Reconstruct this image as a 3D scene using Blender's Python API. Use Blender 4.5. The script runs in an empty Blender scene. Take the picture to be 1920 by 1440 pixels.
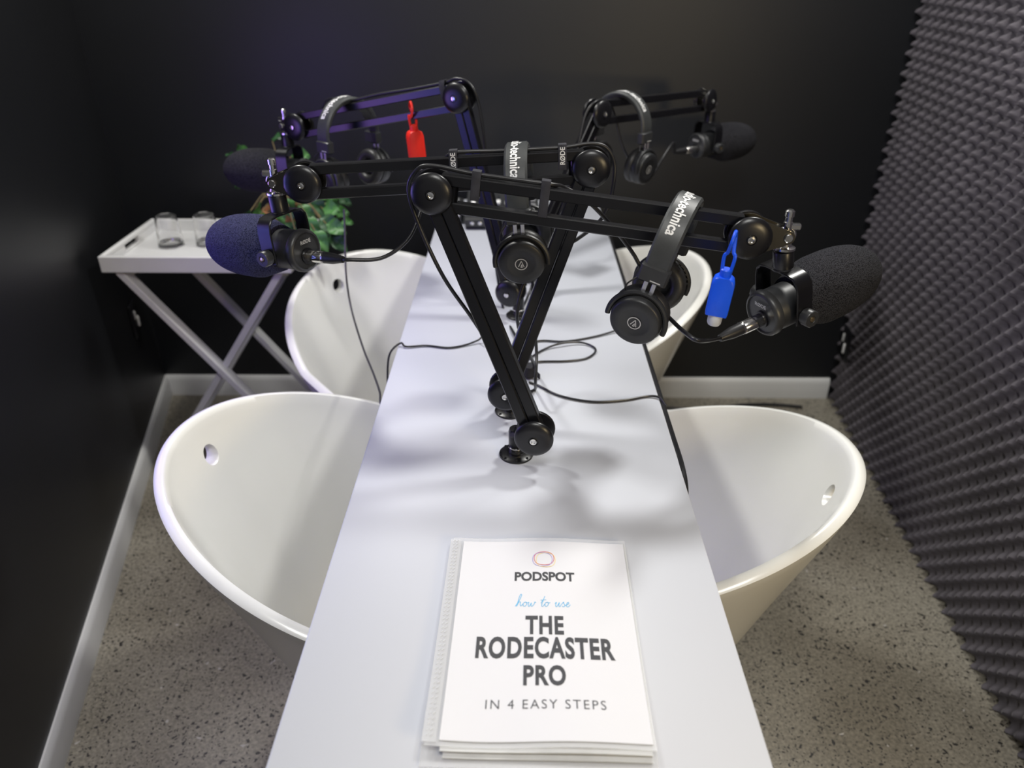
import bpy, math, random
from mathutils import Vector, Matrix
random.seed(7)
S = bpy.context.scene
COL = S.collection
V = Vector
PI = math.pi

# ------------------------------------------------------------------ camera
FPX, PITCH, YAW, CAMH = 1440.0, math.radians(29.2), 0.0109, 1.43
CAMP = V((0, 0, CAMH))
cR = V((math.cos(YAW), math.sin(YAW), 0))
cF = V((-math.sin(YAW) * math.cos(PITCH), math.cos(YAW) * math.cos(PITCH), -math.sin(PITCH)))
cU = cR.cross(cF)
cam = bpy.data.cameras.new('camera')
camo = bpy.data.objects.new('camera', cam)
COL.objects.link(camo)
camo.matrix_world = Matrix((( cR.x, cU.x, -cF.x, 0), (cR.y, cU.y, -cF.y, 0), (cR.z, cU.z, -cF.z, CAMH), (0, 0, 0, 1)))
cam.sensor_width = 36.0
cam.lens = FPX / 1920 * 36.0
cam.clip_start = 0.02
cam.dof.use_dof = True
cam.dof.focus_distance = 1.08
cam.dof.aperture_fstop = 3.6
S.camera = camo

# ------------------------------------------------------------------ world, lights, exposure
S.view_settings.view_transform = 'Standard'
S.view_settings.look = 'None'
S.view_settings.gamma = 1.0
S.view_settings.exposure = 0.0
S.view_settings.use_curve_mapping = False
W = bpy.data.worlds.new('world')
S.world = W
W.use_nodes = True
W.node_tree.nodes['Background'].inputs[0].default_value = (0.62, 0.62, 0.64, 1)
W.node_tree.nodes['Background'].inputs[1].default_value = 0.30

def area(name, loc, target, size, power, color, sizey=None):
    l = bpy.data.lights.new(name, 'AREA')
    l.energy = power
    l.color = color
    l.size = size
    if sizey:
        l.shape = 'RECTANGLE'
        l.size_y = sizey
    o = bpy.data.objects.new(name, l)
    COL.objects.link(o)
    o.location = loc
    o.rotation_euler = (V(target) - V(loc)).to_track_quat('-Z', 'Y').to_euler()
    return o

area('ceiling_spot_light', (-0.85, 1.85, 2.5), (-0.1, 1.3, 0.6), 0.20, 23, (1.0, 0.98, 0.93))
area('ceiling_spot_light', (0.85, 1.75, 2.5), (0.1, 1.2, 0.6), 0.20, 23, (1.0, 0.985, 0.94))
area('ceiling_panel_light', (0.1, 0.0, 2.55), (0.0, 0.9, 0.6), 0.6, 23, (1.0, 0.99, 0.96))
area('warm_side_light', (1.0, -0.40, 1.30), (0.5, 0.9, 0.35), 0.25, 8.5, (1.0, 0.78, 0.44))
area('neon_blue_glow', (-0.92, 1.02, 1.03), (0.2, 1.15, 1.0), 0.30, 0.9, (0.14, 0.22, 1.0))
area('neon_violet_glow', (-0.98, 1.30, 1.03), (0.2, 1.45, 1.0), 0.34, 1.6, (0.42, 0.24, 1.0))

# ------------------------------------------------------------------ placing helpers (measured points of the room)
def at(px, py, d):
    return CAMP + (cF + cR * ((px - 960) / FPX) - cU * ((py - 720) / FPX)) * d
def on(px, py, z):
    r = cF + cR * ((px - 960) / FPX) - cU * ((py - 720) / FPX)
    return CAMP + r * ((z - CAMH) / r.z)

# ------------------------------------------------------------------ materials
def nt(m):
    m.use_nodes = True
    return m.node_tree
def pbr(name, col, rough=0.5, metal=0.0, bump=None, spec=0.5, trans=0.0, mottle=None, coat=0.0, sheen=0.0):
    m = bpy.data.materials.new(name)
    t = nt(m)
    b = t.nodes['Principled BSDF']
    b.inputs['Base Color'].default_value = (*col, 1)
    b.inputs['Roughness'].default_value = rough
    b.inputs['Metallic'].default_value = metal
    b.inputs['Specular IOR Level'].default_value = spec
    b.inputs['Transmission Weight'].default_value = trans
    b.inputs['Coat Weight'].default_value = coat
    b.inputs['Sheen Weight'].default_value = sheen
    tc = t.nodes.new('ShaderNodeTexCoord')
    if bump:
        n = t.nodes.new('ShaderNodeTexNoise')
        n.inputs['Scale'].default_value = bump[0]
        n.inputs['Detail'].default_value = 3
        t.links.new(tc.outputs['Object'], n.inputs['Vector'])
        bp = t.nodes.new('ShaderNodeBump')
        bp.inputs['Strength'].default_value = bump[1]
        bp.inputs['Distance'].default_value = bump[2] if len(bump) > 2 else 0.002
        t.links.new(n.outputs['Fac'], bp.inputs['Height'])
        t.links.new(bp.outputs['Normal'], b.inputs['Normal'])
    if mottle:
        n = t.nodes.new('ShaderNodeTexNoise')
        n.inputs['Scale'].default_value = mottle[0]
        n.inputs['Detail'].default_value = 4
        t.links.new(tc.outputs['Object'], n.inputs['Vector'])
        r = t.nodes.new('ShaderNodeValToRGB')
        r.color_ramp.elements[0].position = 0.35
        r.color_ramp.elements[1].position = 0.65
        r.color_ramp.elements[0].color = (*[c * (1 - mottle[1]) for c in col], 1)
        r.color_ramp.elements[1].color = (*[min(1, c * (1 + mottle[1])) for c in col], 1)
        t.links.new(n.outputs['Fac'], r.inputs['Fac'])
        t.links.new(r.outputs['Color'], b.inputs['Base Color'])
    return m

M = {}
M['wall'] = pbr('black_satin_paint', (0.0056, 0.0064, 0.0082), 0.45, spec=0.6, bump=(260, 0.08, 0.001), mottle=(3, 0.1))
M['ceil'] = pbr('white_ceiling_paint', (0.6, 0.6, 0.6), 0.8, mottle=(5, 0.03))
M['base'] = pbr('white_gloss_paint', (0.62, 0.62, 0.61), 0.35, mottle=(4, 0.04))
M['table'] = pbr('white_laminate', (0.555, 0.575, 0.635), 0.45, bump=(400, 0.03, 0.0005), mottle=(2, 0.01), spec=0.3)
M['edge'] = pbr('white_edge_band', (0.56, 0.57, 0.61), 0.4, mottle=(8, 0.02))
M['tub'] = pbr('white_acrylic', (0.870, 0.872, 0.840), 0.22, mottle=(3, 0.01), coat=0.15)
M['arm'] = pbr('black_anodised_metal', (0.005, 0.005, 0.0065), 0.28, bump=(900, 0.03, 0.0004), mottle=(30, 0.1))
M['disc'] = pbr('black_moulded_plastic', (0.007, 0.007, 0.009), 0.32, bump=(1200, 0.04, 0.0004), mottle=(40, 0.1))
M['chrome'] = pbr('polished_nickel', (0.75, 0.74, 0.72), 0.18, 1.0, mottle=(60, 0.05))
M['steel'] = pbr('brushed_steel', (0.62, 0.62, 0.66), 0.35, 1.0, bump=(500, 0.05, 0.0004), mottle=(50, 0.06))
M['gunmetal'] = pbr('dark_nickel', (0.10, 0.095, 0.085), 0.30, 1.0, mottle=(50, 0.06))
M['brass'] = pbr('brass', (0.8, 0.62, 0.32), 0.25, 1.0, mottle=(60, 0.05))
M['rubber'] = pbr('black_cable_rubber', (0.014, 0.014, 0.016), 0.38, mottle=(60, 0.1))
M['greyrub'] = pbr('dark_grey_cable_rubber', (0.05, 0.05, 0.055), 0.4, mottle=(60, 0.1))
M['plastic'] = pbr('matt_black_plastic', (0.018, 0.019, 0.021), 0.42, bump=(1500, 0.08, 0.0004), mottle=(50, 0.1))
M['plastic2'] = pbr('charcoal_plastic', (0.028, 0.029, 0.031), 0.38, bump=(1500, 0.06, 0.0004), mottle=(50, 0.08))
M['leather'] = pbr('black_leatherette', (0.020, 0.020, 0.021), 0.42, bump=(700, 0.25, 0.0006), mottle=(60, 0.12))
M['band'] = pbr('charcoal_headband_cover', (0.040, 0.043, 0.044), 0.45, bump=(900, 0.2, 0.0005), mottle=(60, 0.1))
M['white'] = pbr('white_print', (0.78, 0.78, 0.78), 0.5, mottle=(80, 0.02))
M['silver'] = pbr('silver_print', (0.5, 0.5, 0.5), 0.4, mottle=(80, 0.02))
M['velcro'] = pbr('woven_strap', (0.022, 0.022, 0.03), 0.8, bump=(1500, 0.4, 0.0006), mottle=(90, 0.2))
M['red'] = pbr('red_silicone', (0.85, 0.025, 0.012), 0.45, mottle=(30, 0.05))
M['blue'] = pbr('blue_silicone', (0.003, 0.085, 0.80), 0.42, mottle=(30, 0.05))
M['cap'] = pbr('translucent_white_plastic', (0.75, 0.78, 0.82), 0.3, trans=0.25, mottle=(30, 0.03))
M['paper'] = pbr('white_paper', (0.70, 0.70, 0.725), 0.6, mottle=(6, 0.008))
M['page'] = pbr('page_edges', (0.66, 0.67, 0.68), 0.7, mottle=(40, 0.05))
M['ink'] = pbr('dark_grey_ink', (0.045, 0.046, 0.052), 0.6, mottle=(80, 0.05))
M['bluei'] = pbr('sky_blue_ink', (0.10, 0.42, 0.70), 0.6, mottle=(80, 0.05))
M['ored'] = pbr('red_ink', (0.65, 0.12, 0.15), 0.6, mottle=(80, 0.05))
M['oyel'] = pbr('yellow_ink', (0.85, 0.65, 0.25), 0.6, mottle=(80, 0.05))
M['ovio'] = pbr('violet_ink', (0.38, 0.28, 0.62), 0.6, mottle=(80, 0.05))
M['leaf'] = pbr('green_leaf', (0.055, 0.17, 0.04), 0.45, mottle=(22, 0.45))
M['leafd'] = pbr('dark_green_leaf', (0.02, 0.075, 0.022), 0.45, mottle=(22, 0.4))
M['stem'] = pbr('plant_stem', (0.16, 0.12, 0.05), 0.6, mottle=(22, 0.3))
M['terra'] = pbr('terracotta', (0.34, 0.15, 0.07), 0.8, bump=(90, 0.2), mottle=(18, 0.2))
M['soil'] = pbr('potting_soil', (0.03, 0.022, 0.016), 0.95, bump=(150, 0.8, 0.004), mottle=(60, 0.5))
M['wood'] = pbr('white_painted_wood', (0.66, 0.66, 0.66), 0.45, bump=(60, 0.06, 0.001), mottle=(9, 0.03))
M['glass'] = pbr('clear_glass', (1, 1, 1), 0.02, trans=1.0)
M['screen'] = pbr('dark_glass_screen', (0.01, 0.012, 0.016), 0.1, mottle=(30, 0.1))
M['grey'] = pbr('grey_plastic', (0.20, 0.20, 0.21), 0.45, mottle=(30, 0.08))
M['redlamp'] = pbr('red_button', (0.7, 0.03, 0.05), 0.4, mottle=(30, 0.05))

def mat_clear():
    m = bpy.data.materials.new('clear_plastic_sleeve')
    t = nt(m)
    b = t.nodes['Principled BSDF']
    b.inputs['Base Color'].default_value = (0.80, 0.81, 0.83, 1)
    b.inputs['Roughness'].default_value = 0.18
    b.inputs['Alpha'].default_value = 0.38
    n = t.nodes.new('ShaderNodeTexNoise')
    n.inputs['Scale'].default_value = 14
    tc = t.nodes.new('ShaderNodeTexCoord')
    t.links.new(tc.outputs['Object'], n.inputs['Vector'])
    bp = t.nodes.new('ShaderNodeBump')
    bp.inputs['Strength'].default_value = 0.15
    t.links.new(n.outputs['Fac'], bp.inputs['Height'])
    t.links.new(bp.outputs['Normal'], b.inputs['Normal'])
    return m
M['clear'] = mat_clear()

def mat_foam(name, col, light):
    m = bpy.data.materials.new(name)
    t = nt(m)
    b = t.nodes['Principled BSDF']
    b.inputs['Roughness'].default_value = 0.95
    b.inputs['Specular IOR Level'].default_value = 0.2
    tc = t.nodes.new('ShaderNodeTexCoord')
    v = t.nodes.new('ShaderNodeTexVoronoi')
    v.inputs['Scale'].default_value = 700
    t.links.new(tc.outputs['Object'], v.inputs['Vector'])
    r = t.nodes.new('ShaderNodeValToRGB')
    r.color_ramp.elements[0].position = 0.1
    r.color_ramp.elements[1].position = 0.75
    r.color_ramp.elements[0].color = (*light, 1)
    r.color_ramp.elements[1].color = (*col, 1)
    t.links.new(v.outputs['Distance'], r.inputs['Fac'])
    t.links.new(r.outputs['Color'], b.inputs['Base Color'])
    bp = t.nodes.new('ShaderNodeBump')
    bp.inputs['Strength'].default_value = 0.7
    bp.inputs['Distance'].default_value = 0.002
    t.links.new(v.outputs['Distance'], bp.inputs['Height'])
    t.links.new(bp.outputs['Normal'], b.inputs['Normal'])
    return m
M['foam'] = mat_foam('black_open_cell_foam', (0.006, 0.006, 0.008), (0.05, 0.05, 0.058))
M['foam_blue_lit'] = mat_foam('foam_painted_blue_light', (0.010, 0.012, 0.036), (0.085, 0.088, 0.18))  # black foam with the neon's blue light painted into its colour
M['egg'] = pbr('charcoal_acoustic_foam', (0.090, 0.081, 0.092), 0.85, bump=(500, 0.25, 0.001), mottle=(6, 0.12), spec=0.3, sheen=0.15)

def mat_concrete():
    m = bpy.data.materials.new('polished_speckled_concrete')
    t = nt(m)
    N, L = t.nodes, t.links
    b = N['Principled BSDF']
    b.inputs['Roughness'].default_value = 0.42
    tc = N.new('ShaderNodeTexCoord')
    big = N.new('ShaderNodeTexNoise'); big.inputs['Scale'].default_value = 3.2; big.inputs['Detail'].default_value = 6
    L.new(tc.outputs['Object'], big.inputs['Vector'])
    r0 = N.new('ShaderNodeValToRGB')
    r0.color_ramp.elements[0].position = 0.3; r0.color_ramp.elements[1].position = 0.7
    r0.color_ramp.elements[0].color = (0.175, 0.155, 0.118, 1); r0.color_ramp.elements[1].color = (0.295, 0.272, 0.222, 1)
    L.new(big.outputs['Fac'], r0.inputs['Fac'])
    fine = N.new('ShaderNodeTexNoise'); fine.inputs['Scale'].default_value = 140; fine.inputs['Detail'].default_value = 3
    L.new(tc.outputs['Object'], fine.inputs['Vector'])
    rf = N.new('ShaderNodeValToRGB')
    rf.color_ramp.elements[0].position = 0.35; rf.color_ramp.elements[1].position = 0.7
    rf.color_ramp.elements[0].color = (0.62, 0.62, 0.62, 1); rf.color_ramp.elements[1].color = (1.15, 1.15, 1.15, 1)
    L.new(fine.outputs['Fac'], rf.inputs['Fac'])
    mx = N.new('ShaderNodeMix'); mx.data_type = 'RGBA'; mx.blend_type = 'MULTIPLY'; mx.inputs[0].default_value = 1
    L.new(r0.outputs['Color'], mx.inputs[6]); L.new(rf.outputs['Color'], mx.inputs[7])
    last = mx.outputs[2]
    warp = N.new('ShaderNodeTexNoise'); warp.inputs['Scale'].default_value = 60
    L.new(tc.outputs['Object'], warp.inputs['Vector'])
    wm = N.new('ShaderNodeMix'); wm.data_type = 'RGBA'; wm.blend_type = 'LINEAR_LIGHT'; wm.inputs[0].default_value = 0.012
    L.new(tc.outputs['Object'], wm.inputs[6]); L.new(warp.outputs['Color'], wm.inputs[7])
    for sc, thr, keep, colr in ((75, 0.30, 0.30, (0.018, 0.016, 0.014)), (150, 0.33, 0.42, (0.028, 0.024, 0.02)), (60, 0.24, 0.025, (0.36, 0.34, 0.31))):
        v = N.new('ShaderNodeTexVoronoi'); v.inputs['Scale'].default_value = sc
        L.new(wm.outputs[2], v.inputs['Vector'])
        a = N.new('ShaderNodeMath'); a.operation = 'LESS_THAN'; a.inputs[1].default_value = thr
        L.new(v.outputs['Distance'], a.inputs[0])
        sep = N.new('ShaderNodeSeparateColor'); L.new(v.outputs['Color'], sep.inputs[0])
        k = N.new('ShaderNodeMath'); k.operation = 'LESS_THAN'; k.inputs[1].default_value = keep
        L.new(sep.outputs[0], k.inputs[0])
        mu = N.new('ShaderNodeMath'); mu.operation = 'MULTIPLY'
        L.new(a.outputs[0], mu.inputs[0]); L.new(k.outputs[0], mu.inputs[1])
        mm = N.new('ShaderNodeMix'); mm.data_type = 'RGBA'
        L.new(mu.outputs[0], mm.inputs[0]); L.new(last, mm.inputs[6]); mm.inputs[7].default_value = (*colr, 1)
        last = mm.outputs[2]
    L.new(last, b.inputs['Base Color'])
    return m
M['floor'] = mat_concrete()

# ------------------------------------------------------------------ mesh builder
def frame(d, up=V((0, 0, 1))):
    d = d.normalized()
    if abs(d.dot(up)) > 0.98:
        up = V((0, 1, 0)) if abs(d.y) < 0.9 else V((1, 0, 0))
    a = up.cross(d).normalized()
    return a, d.cross(a).normalized(), d
def smooth_path(pts, n=6):
    pts = [V(p) for p in pts]
    if len(pts) < 3:
        return pts
    out = []
    P = [pts[0] * 2 - pts[1]] + pts + [pts[-1] * 2 - pts[-2]]
    for i in range(1, len(P) - 2):
        a, b, c, d = P[i - 1:i + 3]
        for k in range(n):
            t = k / n
            out.append(0.5 * ((2 * b) + (c - a) * t + (2 * a - 5 * b + 4 * c - d) * t * t + (3 * b - a - 3 * c + d) * t ** 3))
    out.append(pts[-1])
    return out
class MB:
    def __init__(s):
        s.v, s.f, s.sm = [], [], []
    def add(s, vs, fs, smooth=True):
        o = len(s.v)
        s.v += [V(x) for x in vs]
        s.f += [tuple(i + o for i in f) for f in fs]
        s.sm += [smooth] * len(fs)
        return s
    def box(s, c, size, X=V((1, 0, 0)), Y=V((0, 1, 0)), Z=V((0, 0, 1)), bev=0.0):
        c = V(c); hx, hy, hz = [k / 2 for k in size]
        b = min(bev, hx * .9, hy * .9, hz * .9)
        if b <= 0:
            vs = [c + X * (i * hx) + Y * (j * hy) + Z * (k * hz) for i in (-1, 1) for j in (-1, 1) for k in (-1, 1)]
            return s.add(vs, [(0, 1, 3, 2), (4, 6, 7, 5), (0, 4, 5, 1), (2, 3, 7, 6), (0, 2, 6, 4), (1, 5, 7, 3)], False)
        # chamfered box: octagon-corner rings
        def ring(ix, iy, z):
            r = []
            for (sx, sy) in ((1, 1), (-1, 1), (-1, -1), (1, -1)):
                p = [(sx * ix, sy * (iy - b)), (sx * (ix - b), sy * iy)]
                if sx * sy < 0:
                    p.reverse()
                r += [c + X * q[0] + Y * q[1] + Z * z for q in p]
            return r
        vs = ring(hx - b, hy - b, -hz) + ring(hx, hy, -hz + b) + ring(hx, hy, hz - b) + ring(hx - b, hy - b, hz)
        fs = [tuple(range(7, -1, -1)), tuple(range(24, 32))]
        for k in range(3):
            for i in range(8):
                j = (i + 1) % 8
                fs.append((k * 8 + i, k * 8 + j, k * 8 + 8 + j, k * 8 + 8 + i))
        return s.add(vs, fs, False)
    def bar(s, a, b, w, h, up=V((0, 0, 1)), bev=0.002):
        a, b = V(a), V(b)
        X, Y, Z = frame(b - a, up)
        return s.box((a + b) / 2, (w, h, (b - a).length), X, Y, Z, bev)
    def lathe(s, o, d, prof, seg=32, up=V((0, 0, 1))):
        X, Y, Z = frame(V(d), up)
        o = V(o); vs, fs = [], []
        for (r, z) in prof:
            r = max(r, 1e-5)
            for i in range(seg):
                a = 2 * PI * i / seg
                vs.append(o + Z * z + X * (r * math.cos(a)) + Y * (r * math.sin(a)))
        for k in range(len(prof) - 1):
            for i in range(seg):
                j = (i + 1) % seg
                fs.append((k * seg + i, k * seg + j, (k + 1) * seg + j, (k + 1) * seg + i))
        fs.append(tuple(range(seg - 1, -1, -1)))
        n = (len(prof) - 1) * seg
        fs.append(tuple(range(n, n + seg)))
        return s.add(vs, fs)
    def cyl(s, a, b, r, seg=20, bev=None):
        a, b = V(a), V(b); L = (b - a).length
        e = min(r * .18, L * .2) if bev is None else bev
        return s.lathe(a, b - a, [(r - e, 0), (r, e), (r, L - e), (r - e, L)], seg)
    def tube(s, pts, r, seg=8, n=6, smooth=True):
        P = smooth_path(pts, n) if smooth else [V(p) for p in pts]
        vs, fs = [], []
        X, Y, Z = frame(P[1] - P[0])
        for i, p in enumerate(P):
            d = (P[min(i + 1, len(P) - 1)] - P[max(i - 1, 0)])
            if d.length < 1e-9:
                d = Z
            d.normalize()
            X = (X - d * X.dot(d)).normalized(); Y = d.cross(X); Z = d
            for k in range(seg):
                a = 2 * PI * k / seg
                vs.append(p + X * (r * math.cos(a)) + Y * (r * math.sin(a)))
        for i in range(len(P) - 1):
            for k in range(seg):
                j = (k + 1) % seg
                fs.append((i * seg + k, i * seg + j, (i + 1) * seg + j, (i + 1) * seg + k))
        fs.append(tuple(range(seg - 1, -1, -1)))
        n0 = (len(P) - 1) * seg
        fs.append(tuple(range(n0, n0 + seg)))
        return s.add(vs, fs)
    def torus(s, o, d, R, r, seg=36, sg=10, up=V((0, 0, 1))):
        X, Y, Z = frame(V(d), up); o = V(o); vs, fs = [], []
        for i in range(seg):
            a = 2 * PI * i / seg
            e = X * math.cos(a) + Y * math.sin(a)
            for k in range(sg):
                b = 2 * PI * k / sg
                vs.append(o + e * (R + r * math.cos(b)) + Z * (r * math.sin(b)))
        for i in range(seg):
            for k in range(sg):
                i2, k2 = (i + 1) % seg, (k + 1) % sg
                fs.append((i * sg + k, i2 * sg + k, i2 * sg + k2, i * sg + k2))
        return s.add(vs, fs)
    def sweep(s, path, widths, thick, side):
        """strap: rectangular section swept along path; side = width direction, thick along cross(tangent, side)"""
        P = [V(p) for p in path]; vs, fs = [], []
        side = V(side).normalized()
        for i, p in enumerate(P):
            d = (P[min(i + 1, len(P) - 1)] - P[max(i - 1, 0)]).normalized()
            nrm = d.cross(side).normalized()
            w = widths if isinstance(widths, (int, float)) else widths[i]
            e = thick * .35
            for (a, b) in ((-1, -1), (1, -1), (1, 1), (-1, 1)):
                q = p + side * (a * (w / 2 - e)) + nrm * (b * thick / 2)
                q2 = p + side * (a * w / 2) + nrm * (b * (thick / 2 - e))
                if a * b > 0:
                    vs += [q2, q] if True else []
                else:
                    vs += [q, q2]
        m = 8
        for i in range(len(P) - 1):
            for k in range(m):
                j = (k + 1) % m
                fs.append((i * m + k, i * m + j, (i + 1) * m + j, (i + 1) * m + k))
        fs.append(tuple(range(m - 1, -1, -1)))
        n0 = (len(P) - 1) * m
        fs.append(tuple(range(n0, n0 + m)))
        return s.add(vs, fs)
    def prism(s, poly, X, Y, Z, o, h):
        n = len(poly); o = V(o)
        vs = [o + X * p[0] + Y * p[1] for p in poly] + [o + X * p[0] + Y * p[1] + Z * h for p in poly]
        fs = [tuple(range(n - 1, -1, -1)), tuple(range(n, 2 * n))]
        for i in range(n):
            j = (i + 1) % n
            fs.append((i, j, n + j, n + i))
        return s.add(vs, fs, False)
    def ribbon(s, pts, w, Z=V((0, 0, 1))):
        P = [V(p) for p in pts]; vs, fs = [], []
        for i, p in enumerate(P):
            d = (P[min(i + 1, len(P) - 1)] - P[max(i - 1, 0)]).normalized()
            n = Z.cross(d).normalized()
            vs += [p - n * w / 2, p + n * w / 2]
        for i in range(len(P) - 1):
            fs.append((2 * i, 2 * i + 2, 2 * i + 3, 2 * i + 1))
        return s.add(vs, fs, False)
    def build(s, name, mat, parent=None, o=None):
        me = bpy.data.meshes.new(name)
        o = V(o) if o is not None else V((0, 0, 0))
        me.from_pydata([tuple(v - o) for v in s.v], [], s.f)
        me.polygons.foreach_set('use_smooth', s.sm)
        me.materials.append(M[mat] if isinstance(mat, str) else mat)
        import bmesh
        bm = bmesh.new(); bm.from_mesh(me)
        bmesh.ops.recalc_face_normals(bm, faces=bm.faces)
        bm.to_mesh(me); bm.free()
        try:
            me.set_sharp_from_angle(angle=math.radians(42))
        except Exception:
            pass
        ob = bpy.data.objects.new(name, me)
        COL.objects.link(ob)
        if parent is not None:
            ob.parent = parent
        else:
            ob.location = o
        return ob

def thing(name, label, cat, loc=(0, 0, 0), group=None):
    o = bpy.data.objects.new(name, None)
    o.empty_display_size = 0.05
    COL.objects.link(o)
    o.location = loc
    return tag(o, label, cat, group)
def tag(o, label, cat, group=None):
    o['label'] = label; o['category'] = cat
    if group:
        o['group'] = group
    return o
def struct(o):
    o['kind'] = 'structure'
    return o
def kids(o):
    return [c for c in COL.objects if c.parent == o]
def dup(root, label):
    r = root.copy(); COL.objects.link(r); r['label'] = label
    for ch in kids(root):
        c = ch.copy(); COL.objects.link(c); c.parent = r
        for g in kids(ch):
            d = g.copy(); COL.objects.link(d); d.parent = c
    return r

def text_mesh(txt, offset=0.0, shear=0.0, spacing=1.0):
    """flat text outline as (verts, faces) normalised to its own bounding box, -0.5..0.5"""
    cu = bpy.data.curves.new('lettering_curve', 'FONT')
    cu.body = txt; cu.offset = offset; cu.shear = shear; cu.space_character = spacing
    cu.resolution_u = 4
    ob = bpy.data.objects.new('lettering_curve', cu)
    COL.objects.link(ob)
    bpy.context.view_layer.update()
    me = bpy.data.meshes.new_from_object(ob.evaluated_get(bpy.context.evaluated_depsgraph_get()))
    vs = [v.co.copy() for v in me.vertices]
    fs = [tuple(p.vertices) for p in me.polygons]
    bpy.data.objects.remove(ob); bpy.data.curves.remove(cu); bpy.data.meshes.remove(me)
    x0, x1 = min(v.x for v in vs), max(v.x for v in vs)
    y0, y1 = min(v.y for v in vs), max(v.y for v in vs)
    return [((v.x - x0) / (x1 - x0) - .5, (v.y - y0) / (y1 - y0) - .5) for v in vs], fs, (x1 - x0) / (y1 - y0)

# ------------------------------------------------------------------ room shell
TOPZ = 2.62
BACKY = 2.475
def left_x(y): return -0.925 - 0.252 * (y - 0.963)
def right_x(y): return 1.045 + 0.080 * (y - 0.984)
def slab(name, poly, z0, z1, mat):
    mb = MB().prism(poly, V((1, 0, 0)), V((0, 1, 0)), V((0, 0, 1)), (0, 0, z0), z1 - z0)
    return struct(mb.build(name, mat))
slab('floor', [(-3, -2.6), (3, -2.6), (3, BACKY + .12), (-3, BACKY + .12)], -0.06, 0, 'floor')
slab('ceiling', [(-3, -2.6), (3, -2.6), (3, BACKY + .12), (-3, BACKY + .12)], TOPZ, TOPZ + .06, 'ceil')
slab('wall_back', [(-1.5, BACKY), (1.4, BACKY), (1.4, BACKY + .1), (-1.5, BACKY + .1)], 0, TOPZ, 'wall')
slab('wall_left', [(left_x(.1), .1), (left_x(BACKY), BACKY), (left_x(BACKY) - .1, BACKY), (left_x(.1) - .1, .1)], 0, TOPZ, 'wall')
slab('wall_right', [(right_x(.1) + .02, .1), (right_x(.1) + .12, .1), (right_x(BACKY) + .12, BACKY), (right_x(BACKY) + .02, BACKY)], 0, TOPZ, 'wall')

def baseboard(name, a, b, nrm, h=0.080, t=0.013):
    a, b, nrm = V((*a, 0)), V((*b, 0)), V((*nrm, 0)).normalized()
    d = (b - a); L = d.length; d.normalize()
    prof = [(0, 0), (t, 0), (t, h - .018), (t * .7, h - .006), (t * .35, h), (0, h)]
    mb = MB()
    n = len(prof)
    vs = [a + nrm * p[0] + V((0, 0, p[1])) for p in prof] + [b + nrm * p[0] + V((0, 0, p[1])) for p in prof]
    fs = [tuple(range(n)), tuple(range(2 * n - 1, n - 1, -1))] + [(i, n + i, n + (i + 1) % n, (i + 1) % n) for i in range(n)]
    mb.add(vs, fs, False)
    return struct(mb.build(name, 'base'))
ln = V((1, 0.252, 0)).normalized()
baseboard('baseboard_left', (left_x(.1), .1), (left_x(BACKY), BACKY), (ln.x, ln.y))
baseboard('baseboard_back', (left_x(BACKY), BACKY), (right_x(BACKY) - .03, BACKY), (0, -1))

# egg-crate acoustic foam over the right wall
def egg_foam():
    p = 0.056; y0, y1 = 0.22, BACKY - .004
    nu, nv = int((y1 - y0) / p * 8), int(2.50 / p * 8)
    vs, fs = [], []
    nx = V((-1, 0.08, 0)).normalized()
    tears = [((1.50, .98), (1.41, .60)), ((1.30, .90), (1.20, .64))]
    for j in range(nv + 1):
        z = 0.004 + 2.50 * j / nv
        for i in range(nu + 1):
            y = y0 + (y1 - y0) * i / nu
            c = math.cos(2 * PI * y / p) * math.cos(2 * PI * z / p)
            h = 0.028 * ((c + 1) / 2) ** 2.8
            wob = 0.006 * math.sin(3.1 * y + 1.3 * z) * math.sin(2.3 * z)
            vs.append(V((right_x(y) - .004, y, z)) + nx * (h + wob))
    w = nu + 1
    for j in range(nv):
        for i in range(nu):
            fs.append((j * w + i, j * w + i + 1, (j + 1) * w + i + 1, (j + 1) * w + i))
    mb = MB().add(vs, fs)
    # the flat backing of the sheet, so that it has thickness
    a, b = (y0, y1)
    mb.prism([(right_x(a) - .001, a), (right_x(a) + .018, a), (right_x(b) + .018, b), (right_x(b) - .001, b)], V((1, 0, 0)), V((0, 1, 0)), V((0, 0, 1)), (0, 0, .003), 2.502)
    return tag(mb.build('acoustic_foam', 'egg'), 'charcoal egg crate acoustic foam sheet covering the whole right wall', 'acoustic foam')
egg_foam()

def outlet(px, py, d, wall, label):
    c = V(d)
    t = thing('power_outlet', label, 'power outlet', c)
    n = V(wall).normalized(); X = n.cross(V((0, 0, 1))).normalized(); Z = V((0, 0, 1))
    MB().box(c + n * .004, (.075, .115, .008), X, Z, n, .003).build('face_plate', 'disc', t, c)
    MB().box(c + n * .011 + X * .012 + Z * .018, (.008, .030, .006), X, Z, n, .002).build('painted_glint_upper', 'silver', t, c)  # silver block painted in as a glint on the black plate
    MB().box(c + n * .011 - X * .012 - Z * .012, (.009, .036, .006), X, Z, n, .002).build('painted_glint_lower', 'white', t, c)  # white block standing in for a reflection on the outlet
    return t
yl = 2.26
outlet(0, 0, (left_x(yl) + .001, yl, .40), (ln.x, ln.y, 0), 'small black power outlet on the left wall behind the tray stand')
outlet(0, 0, (right_x(2.37) - .038, 2.37, .27), (-1, .08, 0), 'small black power outlet with painted white glints low on the foam by the far corner')

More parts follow.
